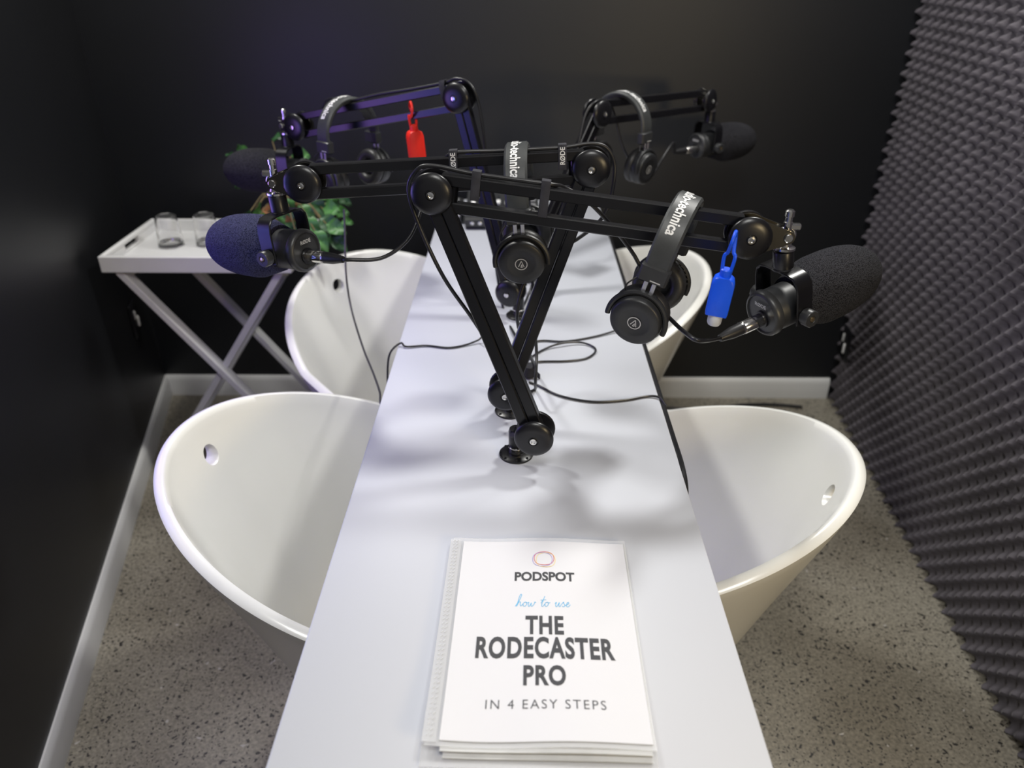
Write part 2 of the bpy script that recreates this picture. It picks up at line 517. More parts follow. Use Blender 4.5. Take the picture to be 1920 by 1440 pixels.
# ------------------------------------------------------------------ table
TZ = 0.75
tb = thing('narrow_table', 'long narrow white laminate table running down the middle of the room', 'table', (0, 1.3, 0))
o = (0, 1.3, 0)
MB().box((0.002, 1.345, TZ - .0155), (.487, 2.15, .031), bev=.0015).build('tabletop', 'table', tb, o)
MB().box((0, .34, .36), (.40, .036, .719), bev=.003).build('leg', 'edge', tb, o)
MB().box((-.11, 2.385, .36), (.20, .036, .719), bev=.003).build('leg', 'edge', tb, o)

# ------------------------------------------------------------------ half bathtub seats
def half_tub(side, xc, yc, ph, ext, ext2, off, hturn, label):
    s = -1 if side == 'L' else 1
    L, Wd, e, dz, z0 = .3645, .3223, 1.971, .1402, .5454
    prof = [(.0, 0), (.25, 0), (.34, .012), (.39, .05), (.44, .12), (.51, .24), (.595, .38), (.69, .53), (.785, .68), (.88, .82), (.95, .92), (1, 1)]
    zf = .016
    cols = []
    na = 56
    st = [(-ext2 + ext2 * k / 5, -1) for k in range(5)]
    for k in range(na + 1):
        t = -PI / 2 + PI * k / na
        st.append((L * abs(math.cos(t)) ** (2 / e), math.copysign(abs(math.sin(t)) ** (2 / e), t)))
    st += [(-ext * (k + 1) / 5, 1) for k in range(5)]
    vs = []
    for (x, yy) in st:
        zr = z0 + dz * max(0, x / L)
        for (r, h) in prof:
            rx = r if r > .0 else 0.0
            lx = x * (rx if x > 0 else 1)
            ly = Wd * yy * r
            Xw = lx * math.cos(ph) - ly * math.sin(ph); Yw = lx * math.sin(ph) + ly * math.cos(ph)
            vs.append(V((s * (xc + Xw), yc + Yw, zf + (zr - zf) * h)))
    m = len(prof); fs = []
    for i in range(len(st) - 1):
        for k in range(m - 1):
            f = (i * m + k, (i + 1) * m + k, (i + 1) * m + k + 1, i * m + k + 1)
            fs.append(f if s > 0 else f[::-1])
    c = V((s * (xc + .1), yc, 0))
    me = bpy.data.meshes.new('tmp'); me.from_pydata([tuple(v - c) for v in vs], [], fs)
    import bmesh
    bm = bmesh.new(); bm.from_mesh(me)
    bmesh.ops.remove_doubles(bm, verts=bm.verts, dist=1e-5)
    bm.to_mesh(me); bm.free()
    ob = bpy.data.objects.new('tmp', me); COL.objects.link(ob)
    md = ob.modifiers.new('s', 'SOLIDIFY'); md.thickness = .022; md.offset = off; md.use_even_offset = True
    md.edge_crease_inner = .40; md.edge_crease_outer = .45; md.edge_crease_rim = 0
    sb = ob.modifiers.new('u', 'SUBSURF'); sb.levels = 2; sb.render_levels = 2
    # overflow hole through the sloping end
    hp = ph + hturn
    ctr = V((s * (xc + (L - .030) * math.cos(hp)), yc + (L - .030) * math.sin(hp), z0 + dz - .068)) - c
    ax = V((s * math.cos(hp), math.sin(hp), .12))
    cut = MB().cyl(ctr - ax * .09, ctr + ax * .09, .0185, 28, 0).build('cut', 'tub')
    bo = ob.modifiers.new('b', 'BOOLEAN'); bo.object = cut; bo.operation = 'DIFFERENCE'; bo.solver = 'EXACT'
    bpy.context.view_layer.update()
    dg = bpy.context.evaluated_depsgraph_get()
    me2 = bpy.data.meshes.new_from_object(ob.evaluated_get(dg))
    bpy.data.objects.remove(ob); bpy.data.objects.remove(cut)
    me2.name = 'half_bathtub'
    me2.materials.clear(); me2.materials.append(M['tub'])
    me2.polygons.foreach_set('use_smooth', [True] * len(me2.polygons))
    try:
        me2.set_sharp_from_angle(angle=math.radians(50))
    except Exception:
        pass
    o2 = bpy.data.objects.new('half_bathtub', me2); COL.objects.link(o2)
    o2.location = c
    return tag(o2, label, 'bathtub seat', 'white half bathtub seats around the table')
half_tub('L', .2518, 1.1201, .0817, .10, .10, -.05, .10, 'white half bathtub seat at the near left of the table')
half_tub('R', .2287, 1.1634, -.3262, .11, .11, -.7, .03, 'white half bathtub seat at the near right of the table, beside the foam wall')
half_tub('L', .2696, 1.8132, .9029, .12, .165, -.95, -.20, 'white half bathtub seat at the far left, beside the tray stand')
half_tub('R', .1573, 1.9887, .2609, .05, .05, -.4, 0, 'white half bathtub seat at the far right, partly behind the nearest headphones')
# ------------------------------------------------------------------ microphone boom arms
STRAPS = {}
def boom_arm(label, g, p0, p1, p2, sw, nA, nB, straps=(), slack=1.0):
    """g grommet on the table, p0 base pivot, p1 elbow, p2 end pivot, sw swivel; nA, nB disc normals of the lower and upper arm"""
    g, p0, p1, p2, sw = [V(q) for q in (g, p0, p1, p2, sw)]
    nA, nB = V(nA).normalized(), V(nB).normalized()
    t = thing('microphone_boom_arm', label, 'microphone arm', g, 'black microphone boom arms on the table')
    Z = V((0, 0, 1))
    m = MB().lathe(g, Z, [(.0265, 0), (.0265, .003), (.022, .0055), (.012, .0065), (.0105, .012)], 36)
    for k in range(8):
        a = 2 * PI * k / 8
        m.box(g + V((.0235 * math.cos(a), .0235 * math.sin(a), .004)), (.004, .003, .003))
    m.build('table_grommet', 'disc', t, g)
    MB().lathe(g + Z * .0115, Z, [(.0115, 0), (.0125, .002), (.0125, .005), (.009, .007), (.009, .03)], 24).build('chrome_collar', 'chrome', t, g)
    # base bracket: post and fork
    hd = (p0 - g); hd.z = 0
    hd = hd.normalized() if hd.length > .004 else nA.cross(Z).normalized()
    m = MB().lathe(g + Z * .018, Z, [(.0115, 0), (.012, .001), (.012, .026), (.0105, .03)], 20)
    m.bar(g + Z * .034, p0 - Z * .002, .026, .022, nA, .004)
    m.bar(p0 - hd * .012 + Z * .014, p0 - hd * .036 + Z * .018, .022, .010, nA, .002)
    m.build('base_bracket', 'arm', t, g)
    def disc(p, n, r, w, name='pivot_disc'):
        d = MB().lathe(p - n * w, -n, [(r * .96, 0), (r, .0012), (r, .004), (r * .965, .0058), (r * .80, .0088), (r * .55, .0104), (r * .26, .0108), (r * .24, .0096), (.001, .0096)], 40)
        d = d.build(name, 'disc', t, g)
        MB().lathe(p - n * (w + .0094), -n, [(.0052, 0), (.0056, .0012), (.0050, .0032), (.0028, .0036), (.0024, .0022), (.0004, .0022)], 16).build('bolt', 'chrome', d, g)
        MB().lathe(p + n * w, n, [(r * .96, 0), (r, .0012), (r, .004), (r * .8, .008), (.006, .0095), (.002, .0105)], 32).build(name, 'disc', t, g)
    def rails(a, b, n, sp, th, nm, ea, eb):
        d = (b - a).normalized()
        u = n.cross(d).normalized()
        if u.z < 0 or (abs(u.z) < .3 and u.x < 0):
            u = -u
        for sgn in (-1, 1):
            q = MB().bar(a + d * ea + u * (sp * sgn), b - d * eb + u * (sp * sgn), th, .016, n, .0016)
            q.build(nm, 'arm', t, g)
        return u, d
    ul, dl = rails(p0, p1, nA, .0088, .0165, 'lower_rail', .004, .006)
    uu, du = rails(p1, p2, nB, .0185, .0155, 'upper_rail', .010, .010)
    for p, n in ((p0, nA), (p1, (nA + nB).normalized()), (p2, nB)):
        disc(p, n, .029, .0125)
    MB().bar(p1 - nB * .0, p1 + du * .034, .046, .010, nB, .004).build('elbow_plate', 'arm', t, g)
    # end plate: teardrop from the last pivot to the swivel
    dd = (sw - p2); L = dd.length; dd.normalize()
    uv = nB.cross(dd).normalized()
    poly = []
    r1, r2 = .0265, .009
    for k in range(15):
        a = PI * .42 + (2 * PI - PI * .84) * k / 14
        poly.append((r1 * math.cos(a), r1 * math.sin(a)))
    for k in range(9):
        a = -PI * .42 + PI * .84 * k / 8
        poly.append((L + r2 * math.cos(a), r2 * math.sin(a)))
    m = MB()
    m.prism(poly, dd, uv, nB, p2 - nB * .0125, .0035)
    m.prism(poly, dd, uv, nB, p2 + nB * .0090, .0035)
    m.build('end_plate', 'gunmetal', t, g)
    # swivel joint with thumb screw
    m = MB().torus(sw, nB, .0105, .0030, 28, 10)
    m.cyl(sw - nB * .016, sw + nB * .016, .0058, 16)
    m.lathe(sw - Z * .020, Z, [(.0135, 0), (.0150, .001), (.0150, .004), (.010, .006), (.008, .011)], 24)
    m.lathe(sw + Z * .009, Z, [(.006, 0), (.006, .009), (.0048, .010), (.0048, .016), (.0062, .017), (.0062, .024), (.004, .026)], 16)
    m.bar(sw + Z * .012 - dd * .001, sw + Z * .012 + dd * .018, .009, .009, Z, .002)
    m.build('swivel_joint', 'chrome', t, g)
    # cable straps on the top rail
    for (s, txt, drop) in straps:
        c = p1.lerp(p2, s) + uu * .0185
        hh = .0088
        w = .0125
        up = uu * (hh + .008)
        loop = [c - nB * .0095 - uu * (hh + drop), c - nB * .0098 + uu * hh, c - nB * .006 + up, c + nB * .006 + up, c + nB * .0098 + uu * hh, c + nB * .0095 - uu * (hh + drop)]
        q = MB().sweep(loop + [loop[0] + V((0, 0, 0.0001))], w, .0016, du)
        q = q.build('cable_strap', 'velcro', t, g)
        if txt:
            tv, tf, ar = text_mesh(txt, .02)
            c2 = c - nB * .0108 + uu * .002
            X = uu; Y = -du if du.x < 0 else du
            Y = Y if Y.cross(X).dot(-nB) < 0 else -Y
            vs = [c2 + X * (a * .026) + Y * (b * .0078) for a, b in tv]
            MB().add(vs, tf, False).build('lettering', 'white', q, g)
    return dict(t=t, p0=p0, p1=p1, p2=p2, sw=sw, uu=uu, du=du, ul=ul, dl=dl, nA=nA, nB=nB)

def on_rail(A, px, lift=0.0):
    """point on top of the upper top rail whose picture column is px"""
    best = None
    for k in range(401):
        q = A['p1'].lerp(A['p2'], k / 400) + A['uu'] * (.0185 + .0078 + lift)
        r = q - CAMP; x = 960 + FPX * r.dot(cR) / r.dot(cF)
        if best is None or abs(x - px) < best[0]:
            best = (abs(x - px), q)
    return best[1]

gz = TZ + .0003
def gpt(px, py):
    q = on(px, py, gz); return q
AA = boom_arm('black boom arm nearest the booklet, its upper arm reaching right to the nearest microphone', gpt(968, 852), at(1003, 812, 1.14), at(813, 358, 1.055), at(1402, 440, 1.03), at(1474, 441, 1.03), (.12, 1, 0), (.05, 1, 0),
              straps=((.135, None, .012), (.355, None, .022)))
BB = boom_arm('black boom arm second from the booklet, reaching left to the blue lit microphone', gpt(957, 771), at(949, 731, 1.25), at(1108, 312, 1.175), at(572, 341, 1.165), at(515, 340, 1.165), (.05, 1, 0), (.03, 1, 0),
              straps=((.10, 'RØDE', .010), (.478, 'RØDE', .010)))
CC = boom_arm('purple lit boom arm reaching back left over the plant with a red bottle on it', gpt(972, 592), at(958, 546, 1.62), at(862, 182, 1.50), at(561, 236, 1.70), at(535, 234, 1.72), (.42, 1, 0), (.47, .88, 0),
              straps=((.07, None, .008),))
DD = boom_arm('black boom arm reaching to the right in front of the back wall', gpt(985, 524), at(993, 500, 1.74), at(1120, 212, 1.68), at(1322, 188, 2.0), at(1334, 194, 2.03), (-.6, .8, 0), (-.75, .66, 0))

# ------------------------------------------------------------------ microphones
def microphone(label, foam):
    """local frame: x towards the sound, z up to the mount, origin on the pivot axis"""
    t = thing('microphone', label, 'microphone', (0, 0, 0), 'microphones on the boom arms')
    o = V((0, 0, 0)); X, Y, Z = V((1, 0, 0)), V((0, 1, 0)), V((0, 0, 1))
    MB().lathe(X * -.032, X, [(.0300, 0), (.0310, .002), (.0310, .052), (.0300, .054)], 40).build('body', 'plastic', t)
    e = MB().lathe(X * -.028, -X, [(.0325, 0), (.0335, .002), (.0335, .009), (.0315, .0125), (.0285, .0135), (.0275, .011), (.002, .011)], 40).build('end_cap', 'plastic2', t)
    m = MB().lathe(X * -.039 - Z * .008, -X, [(.0125, 0), (.0125, .003), (.0095, .0035)], 24)
    m.build('cable_socket', 'disc', e)
    tv, tf, ar = text_mesh('RØDE', .02)
    MB().add([X * -.0420 + Y * (-a * .022) + Z * (.015 + b * .006) for a, b in tv], tf, False).build('lettering', 'silver', e)
    prof = []
    for k in range(25):
        s = k / 24
        x = .012 + .156 * s
        # egg: quick swell, round nose
        r = .0505 * (min(1, (.72 + 1.05 * s)) if s < .28 else 1) * (math.sqrt(max(0, 1 - ((s - .34) / .66) ** 2.6)) if s > .34 else 1)
        prof.append((r, x))
    MB().lathe(o, X, [(.031, .012)] + prof, 48).build('foam_windscreen', foam, t)
    # swing mount: strap over the body, pivots both sides
    R = .041
    path = [V((-.002, -R, -.012)), V((-.002, -R, .0)), V((-.002, -R, .036)), V((-.002, -R * .95, .048)), V((-.002, -R * .78, .056)), V((-.002, -R * .5, .058)), V((-.002, R * .5, .058)), V((-.002, R * .78, .056)), V((-.002, R * .95, .048)), V((-.002, R, .036)), V((-.002, R, .0)), V((-.002, R, -.012))]
    y = MB().sweep(path, .027, .0035, X).build('swing_mount', 'arm', t)
    for s in (-1, 1):
        k = MB().lathe(V((-.002, s * (R + .0015), 0)), V((0, s, 0)), [(.0105, 0), (.0125, .001), (.0125, .013), (.0115, .0145), (.006, .0145), (.0055, .0135), (.001, .0135)], 10).build('tension_knob', 'plastic2', t)
        MB().lathe(V((-.002, s * (R + .0152), 0)), V((0, s, 0)), [(.0038, 0), (.0034, .0012), (.001, .0016)], 14).build('screw', 'brass', k)
        MB().cyl(V((-.002, s * .030, 0)), V((-.002, s * R, 0)), .006, 14).build('pivot_pin', 'arm', t)
    MB().lathe(V((-.002, 0, .058)), Z, [(.0155, 0), (.0155, .002), (.0138, .003), (.0138, .026), (.0128, .0275)], 28).build('mount_socket', 'disc', t)
    return t
def pose(t, loc, yaw, pitch):
    t.rotation_mode = 'XYZ'
    t.location = loc
    t.rotation_euler = (0, -math.radians(pitch), math.radians(yaw))
    return t
MSTEM = .0855
def hang_mic(t, A, yaw, pitch):
    # socket top under the swivel
    a, b = math.radians(yaw), math.radians(pitch)
    off = V((-.002, 0, MSTEM))
    Rm = Matrix.Rotation(a, 3, 'Z') @ Matrix.Rotation(-b, 3, 'Y')
    pose(t, A['sw'] - V((0, 0, .0205)) - Rm @ off, yaw, pitch)
    return t
mA = hang_mic(microphone('large black foam covered microphone at the right, nearest the foam wall', 'foam'), AA, 26, 12)
mB = hang_mic(microphone('black foam covered microphone, painted as lit blue, in front of the white tray stand', 'foam_blue_lit'), BB, 152, -5)
mC = hang_mic(dup(mA, 'black foam microphone at the far left in front of the plant leaves'), CC, 168, 0)
mD = hang_mic(dup(mA, 'small looking black foam microphone at the far right against the black back wall'), DD, 30, 0)
mA['label'] = 'black foam covered microphone at the right, the nearest one to the foam wall'
def mic_socket(t):
    t_mat = Matrix.LocRotScale(t.location, t.rotation_euler, None)
    return t_mat @ V((-.0425, 0, -.008)), (t_mat.to_3x3() @ V((-1, 0, 0))).normalized()

# ------------------------------------------------------------------ microphone cables
def mic_cable(mic, pts, label, r=.0030):
    s, d = mic_socket(mic)
    t = thing('microphone_cable', label, 'cable', s, 'black microphone cables')
    MB().lathe(s, d, [(.0090, 0), (.0095, .001), (.0095, .030), (.0088, .031), (.0092, .032), (.0092, .034)], 24).build('metal_plug', 'chrome', t, s)
    MB().lathe(s + d * .034, d, [(.0090, 0), (.0086, .016), (.0062, .030), (.0052, .036)], 20).build('strain_relief', 'rubber', t, s)
    e = s + d * .068
    MB().tube([s + d * .050, e] + [V(p) for p in pts], r, 10).build('cord', 'rubber', t, s)
    return t
def up(A, s, h=.011, n=0.0):
    return A['p1'].lerp(A['p2'], s) + A['uu'] * (.0185 + .0078 + h * .4) + A['nB'] * n
def low(A, s, off, n=0.014):
    return A['p0'].lerp(A['p1'], s) + A['ul'] * off + A['nA'] * n
def elbow(A, du_, up_, n=0.0):
    return A['p1'] + A['du'] * du_ + A['uu'] * up_ + A['nB'] * n
mic_cable(mA, [at(1312, 639, .985), at(1285, 624, 1.01), at(1255, 596, 1.06), at(1222, 560, 1.13), at(1190, 480, 1.14), AA['p1'].lerp(AA['p2'], .52) + AA['nB'] * .030, AA['p1'].lerp(AA['p2'], .42) + AA['nB'] * .024 + AA['uu'] * .022, up(AA, .355), up(AA, .135), elbow(AA, 0, .034), elbow(AA, -.024, .026), elbow(AA, -.036, -.006, .006), at(789, 430, 1.09), at(832, 520, 1.12), at(882, 592, 1.16), at(925, 655, 1.22), at(965, 700, 1.28), on(985, 716, TZ + .004)],
          'black cable of the nearest microphone, running along the front arm and down beside it')
mic_cable(mB, [at(655, 487, 1.16), at(715, 484, 1.17), at(762, 452, 1.17), at(785, 405, 1.175), at(800, 345, 1.18), at(825, 312, 1.18), up(BB, .478), up(BB, .3), up(BB, .10), elbow(BB, 0, .034), elbow(BB, -.026, .024), elbow(BB, -.037, -.010), at(1135, 400, 1.20), at(1080, 450, 1.225), low(BB, .55, .026), low(BB, .3, .024), on(1003, 690, TZ + .02), on(985, 700, TZ + .004)],
          'black cable of the blue lit microphone, curving below the front elbow to the second arm')
mic_cable(mC, [at(582, 318, 1.72), at(600, 300, 1.72), up(CC, .84, .02, .02), up(CC, .62), up(CC, .45, .016), up(CC, .25), up(CC, .07), elbow(CC, 0, .034), elbow(CC, -.026, .022), elbow(CC, -.036, -.012, .004), at(908, 262, 1.56), at(920, 400, 1.63), at(930, 500, 1.67), at(945, 585, 1.69), on(962, 622, TZ + .004), on(975, 640, TZ + .004)],
          'black cable along the purple lit arm, down behind the second headphones')
mic_cable(mD, [at(1262, 268, 1.95), at(1240, 300, 1.92), at(1222, 330, 1.88), at(1205, 336, 1.84), at(1170, 280, 1.78), at(1152, 215, 1.74), at(1140, 190, 1.70), at(1118, 190, 1.66), at(1098, 215, 1.66), at(1085, 270, 1.67), at(1070, 340, 1.69), at(1038, 430, 1.73), at(1003, 520, 1.75), on(988, 560, TZ + .004), on(975, 585, TZ + .004)],
          'thin black cable of the far right microphone, looping to the back arm')

# ------------------------------------------------------------------ headphones
def emblem(mb, c, X, Y, r):
    n = X.cross(Y)
    for (ra, rb) in ((r * .86, r),):
        vs, fs = [], []
        for k in range(36):
            a = 2 * PI * k / 36
            e = X * math.cos(a) + Y * math.sin(a)
            vs += [c + e * ra, c + e * rb]
        fs = [(2 * k, 2 * k + 1, (2 * k + 3) % 72, (2 * k + 2) % 72) for k in range(36)]
        mb.add(vs, fs, False)
    def ln_(*pts, w=.13):
        mb.ribbon([c + X * (p[0] * r) + Y * (p[1] * r) for p in pts], r * w, n)
    ln_((-.48, -.42), (.06, .58)); ln_((.06, .58), (.42, -.52)); ln_((-.10, -.52), (.10, -.02)); ln_((.10, -.02), (.16, -.52), w=.09); ln_((-.14, -.52), (.18, -.52), w=.09)
    return mb
def headphones(label):
    """local frame: origin where the inside of the band rests, cups hang at -z, +x is the outer side with the lettering"""
    t = thing('headphones', label, 'headphones', (0, 0, 0), 'black headphones hanging on the boom arms')
    X, Y, Z = V((1, 0, 0)), V((0, 1, 0)), V((0, 0, 1))
    RX, RZ, T = .076, .078, .010
    def bp(a):      # centre line of the band, a = angle from the top
        return V((RX * math.sin(a), 0, -RZ + RZ * math.cos(a) + T / 2))
    path = [bp(-PI / 2 + PI * k / 44) for k in range(45)]
    path = [path[0] + V((.002, 0, -.014))] + path + [path[-1] + V((-.002, 0, -.014))]
    b = MB().sweep(path, .038, T, Y).build('headband', 'band', t)
    MB().sweep([p + (p - V((0, 0, -RZ))).normalized() * -.0062 for p in path[6:-6]], .032, .006, Y).build('band_cushion', 'leather', b)
    tv, tf, ar = text_mesh('audio-technica', .025, 0, 1.02)
    Lt = .100; s0 = -.020
    vs = []
    import bisect
    fine = [-.35 + (k / 400) * (PI / 2 + .35) for k in range(401)]
    acc = [0]
    for k in range(400):
        acc.append(acc[-1] + (bp(fine[k + 1]) - bp(fine[k])).length)
    zero = bisect.bisect(fine, 0.0)
    for a, bb in tv:
        s = acc[zero] + s0 + (a + .5) * Lt
        k = min(400, bisect.bisect(acc, s))
        ang = fine[k]
        p = bp(ang); tn = (bp(ang + .01) - bp(ang - .01)).normalized(); nr = Y.cross(tn) * 1
        if nr.dot(p - V((0, 0, -RZ))) < 0:
            nr = -nr
        vs.append(p + nr * (T / 2 + .0006) + Y * (bb * .0170))
    MB().add(vs, tf, False).build('lettering', 'white', b)
    for s in (-1, 1):
        sx = V((s, 0, 0))
        zt = -RZ + T / 2
        c = V((s * (RX - .002), 0, zt - .022))
        blk = MB().box(c + Z * .003, (.0185, .044, .028), bev=.003).build('slider_housing', 'plastic2', t)
        MB().box(c + sx * .0094 + Y * .006 + Z * -.005, (.0008, .016, .0016)).build('size_mark', 'silver', blk)
        m = MB()
        for q in (-1, 1):
            m.box(V((s * (RX + .0060), q * .0062, zt - .052)), (.0018, .0066, .044), bev=.0005)
        m.box(V((s * (RX + .0060), 0, zt - .071)), (.0018, .0190, .006), bev=.0005)
        m.build('metal_slider', 'steel', t)
        ez = zt - .092
        ec = V((s * (RX + .001), 0, ez))
        tilt = (V((s, 0, -.16))).normalized()
        # fork that carries the cup
        m = MB().box(V((s * (RX - .0010), 0, ez + .034)), (.012, .034, .020), bev=.003)
        arc = []
        for k in range(21):
            a = math.radians(-8 + 196 * k / 20)
            arc.append(ec + tilt * .008 + Y * (.0445 * math.cos(a)) + V((0, 0, 1)) * (.0445 * math.sin(a)))
        m.tube(arc, .0042, 8, 2)
        m.build('yoke', 'plastic', t)
        # cup
        cup = MB().lathe(ec - tilt * .014, tilt, [(.036, 0), (.0415, .002), (.0425, .008), (.0418, .014), (.0400, .0165), (.0392, .024), (.0385, .0275), (.036, .0295), (.026, .0302), (.022, .0300), (.0205, .0294), (.002, .0294)], 44).build('ear_cup', 'plastic', t)
        up_ = (V((0, 0, 1)) - tilt * tilt.z).normalized()
        emblem(MB(), ec + tilt * .0166, up_.cross(tilt).normalized(), up_, .0105).build('emblem', 'silver', cup)
        p = MB().torus(ec - tilt * .022, tilt, .0315, .0125, 44, 14)
        p.build('ear_pad', 'leather', t)
        m = MB()
        for k in range(15):
            a = math.radians(20 + 140 * k / 14)
            m.box(ec - tilt * .001 + Y * (.0425 * math.cos(a)) + up_ * (.0425 * math.sin(a)), (.009, .003, .0022), tilt, up_ * math.cos(a) - Y * math.sin(a), Y * math.cos(a) + up_ * math.sin(a))
        m.build('vent_ribs', 'plastic2', t)
    # little wire from band to cup
    MB().tube([V((RX - .002, -.02, zt - .03)), V((RX + .006, -.031, zt - .044)), V((RX + .004, -.032, zt - .056)), V((RX, -.026, zt - .066))], .0012, 6).build('signal_wire', 'rubber', t)
    return t
def hang(t, A, px, yaw, tilt=0, lift=0.0, lean=0):
    """yaw: direction of local +x about z, degrees; tilt: swings the lettered side"""
    t.rotation_mode = 'XYZ'
    t.location = on_rail(A, px, .006 + lift)
    t.rotation_euler = (math.radians(lean), math.radians(tilt), math.radians(yaw))
    t.scale = (.91, .91, .91)
    return t
hA = hang(headphones('black headphones with a round emblem hanging beside the blue bottle on the front arm'), AA, 1290, -112, 0, 0.0, -15)
hB = hang(dup(hA, 'black headphones hanging near the middle of the second arm, lettered band facing the booklet'), BB, 969, -94, 0, 0, 5)
hC = hang(dup(hA, 'purple lit headphones hanging over the plant on the left back arm'), CC, 648, -128, 0)
hD = hang(dup(hA, 'black headphones at the back right, hooked over the start of the right back arm'), DD, 1168, -42, 0)

# ------------------------------------------------------------------ little sanitiser bottles
def bottle(label, mat, A, px, up_dir, hook_h, z):
    t = thing('hand_sanitiser_bottle', label, 'bottle', (0, 0, 0), 'small bottles in silicone holders on the arms')
    X, Y, Z = V((1, 0, 0)), V((0, 1, 0)), V((0, 0, 1))
    m = MB()
    prof = [(-.0155, -.031), (-.0165, -.026), (-.0165, .019), (-.0140, .027), (-.0090, .0305), (.0090, .0305), (.0140, .027), (.0165, .019), (.0165, -.026), (.0155, -.031)]
    vs = []
    fs = []
    lay = [(-.0115, .80), (-.0100, .96), (-.0075, 1.0), (.0075, 1.0), (.0100, .96), (.0115, .80)]
    n = len(prof)
    for (y, k) in lay:
        vs += [V((p[0] * k, y, p[1] * (.9 + .1 * k))) for p in prof]
    for i in range(len(lay) - 1):
        for q in range(n):
            j = (q + 1) % n
            fs.append((i * n + q, i * n + j, (i + 1) * n + j, (i + 1) * n + q))
    fs += [tuple(range(n)), tuple(range((len(lay) - 1) * n, len(lay) * n))]
    m.add(vs, fs, False)
    m.cyl(V((0, 0, .028)), V((0, 0, .042)), .0085, 16)
    b = m.build('silicone_holder', mat, t)
    tv, tf, ar = text_mesh('CLEAN', .02)
    s = MB().tube([V((-.006, 0, .036)), V((-.0075, 0, .060)), V((-.004, -.002, hook_h * .78)), V((-.002, -.012, hook_h)), V((0, 0, hook_h + .012)), V((.002, .016, hook_h)), V((.004, .004, hook_h * .78)), V((.0075, 0, .060)), V((.006, 0, .036))], .0026, 8)
    s.build('hanging_loop', mat, t)
    MB().lathe(V((0, 0, -.030)), -Z, [(.0105, 0), (.0108, .002), (.0105, .015), (.0085, .0185), (.002, .019)], 20).build('cap', 'cap', t)
    return t
bb_ = bottle('small blue bottle in a silicone holder hanging beside the nearest microphone', 'blue', AA, 0, 0, .086, 0)
bb_.location = at(1351, 553, .970); bb_.scale = (.86, .86, .86); bb_.rotation_euler = (math.radians(2), math.radians(5), math.radians(-16))
rb_ = bottle('small red bottle in a silicone holder hanging from the purple lit arm', 'red', CC, 0, 0, .074, 0)
rb_.location = at(780, 273, 1.585); rb_.rotation_euler = (0, math.radians(-4), math.radians(25))
# ------------------------------------------------------------------ cables lying on the table
def cord(name, label, pts, r, mat='rubber', cat='cable', group='loose cables on and around the table'):
    o = V(pts[0])
    return tag(MB().tube(pts, r, 8, 6).build(name, mat, None, o), label, cat, group)
cz = TZ + .0030
cord('headphone_cable', 'thin black cable leaving the clutter of arm bases to the left edge of the table', [on(957, 662, cz), on(930, 650, cz), on(912, 644, cz + .004), on(905, 632, cz + .010), on(896, 638, cz + .004), on(872, 647, cz), on(840, 652, cz), on(800, 648, cz), on(762, 650, cz + .001), V((-.236, 1.368, .757)), V((-.256, 1.352, .742)), V((-.262, 1.338, .700)), V((-.258, 1.30, .640))], .0020)
cord('headphone_cable', 'thin grey cable dropping from the purple lit headphones across the far left tub', [at(645, 392, 1.68), at(647, 440, 1.69), at(649, 515, 1.70), at(659, 580, 1.72), at(680, 650, 1.62), at(700, 700, 1.52), at(712, 735, 1.45), at(718, 765, 1.42), V((-.20, 1.18, .68))], .0022, 'greyrub')
cord('headphone_cable', 'black cable running right over the table to the headphones with the blue bottle', [on(972, 650, cz), on(1012, 639, cz), on(1058, 640, cz), on(1110, 632, cz), on(1150, 621, cz + .002), on(1185, 607, cz + .010), on(1212, 596, cz + .03)], .0020)
cord('looped_cable', 'black cable lying in an open loop on the table right of the arm bases', [on(972, 690, cz), on(990, 674, cz), on(1020, 655, cz), on(1052, 644, cz + .004), on(1088, 642, cz + .002), on(1112, 650, cz), on(1116, 660, cz), on(1098, 672, cz), on(1060, 677, cz), on(1012, 678, cz), on(978, 684, cz)], .0020)
cord('headphone_cable', 'black cable bending from the arm bases to the right table edge', [on(992, 716, cz), on(1008, 722, cz), on(1050, 742, cz), on(1110, 753, cz), on(1170, 750, cz), on(1212, 743, cz), on(1236, 745, cz + .001), V((.254, 1.145, .749))], .0021)
def edge_pt(y, z=.7465, x=.2505): return V((x, y, z))
cord('edge_cable', 'thick black cable running along the right edge of the table', [V((.262, 2.20, .745))] + [edge_pt(y) for y in (2.05, 1.9, 1.75, 1.6, 1.45, 1.3, 1.15, 1.05, .98)] + [V((.2505, .94, .738)), V((.2500, .925, .715)), V((.236, .92, .70))], .0040)
cord('loose_cable', 'thin black cable hanging straight down beside the crossing arms', [at(996, 470, 1.33), at(999, 540, 1.335), at(1001, 600, 1.335), at(1006, 660, 1.32), at(1004, 715, 1.30), on(1003, 730, cz), on(992, 735, cz)], .0028)
cord('floor_cable', 'black cable lying on the floor along the back baseboard', [V((.42, 2.40, .006)), V((.55, 2.375, .006)), V((.68, 2.365, .006)), V((.80, 2.40, .006)), V((.92, 2.405, .006)), V((1.02, 2.39, .006))], .006)

ct = on(990, 706, TZ)
tie = thing('cable_tie', 'dark grey fuzzy hook and loop tie gathering the cables behind the second arm base', 'cable tie', ct)
MB().lathe(ct + V((0, 0, .001)), V((.1, 0, 1)), [(.010, 0), (.0125, .002), (.0130, .014), (.0115, .022), (.006, .024), (.001, .024)], 20).build('wrapped_strap', 'velcro', tie, ct)
MB().sweep([ct + V((.010, -.004, .012)), ct + V((.016, -.008, .010)), ct + V((.022, -.010, .004))], .012, .002, (0, 0, 1)).build('strap_end', 'velcro', tie, ct)

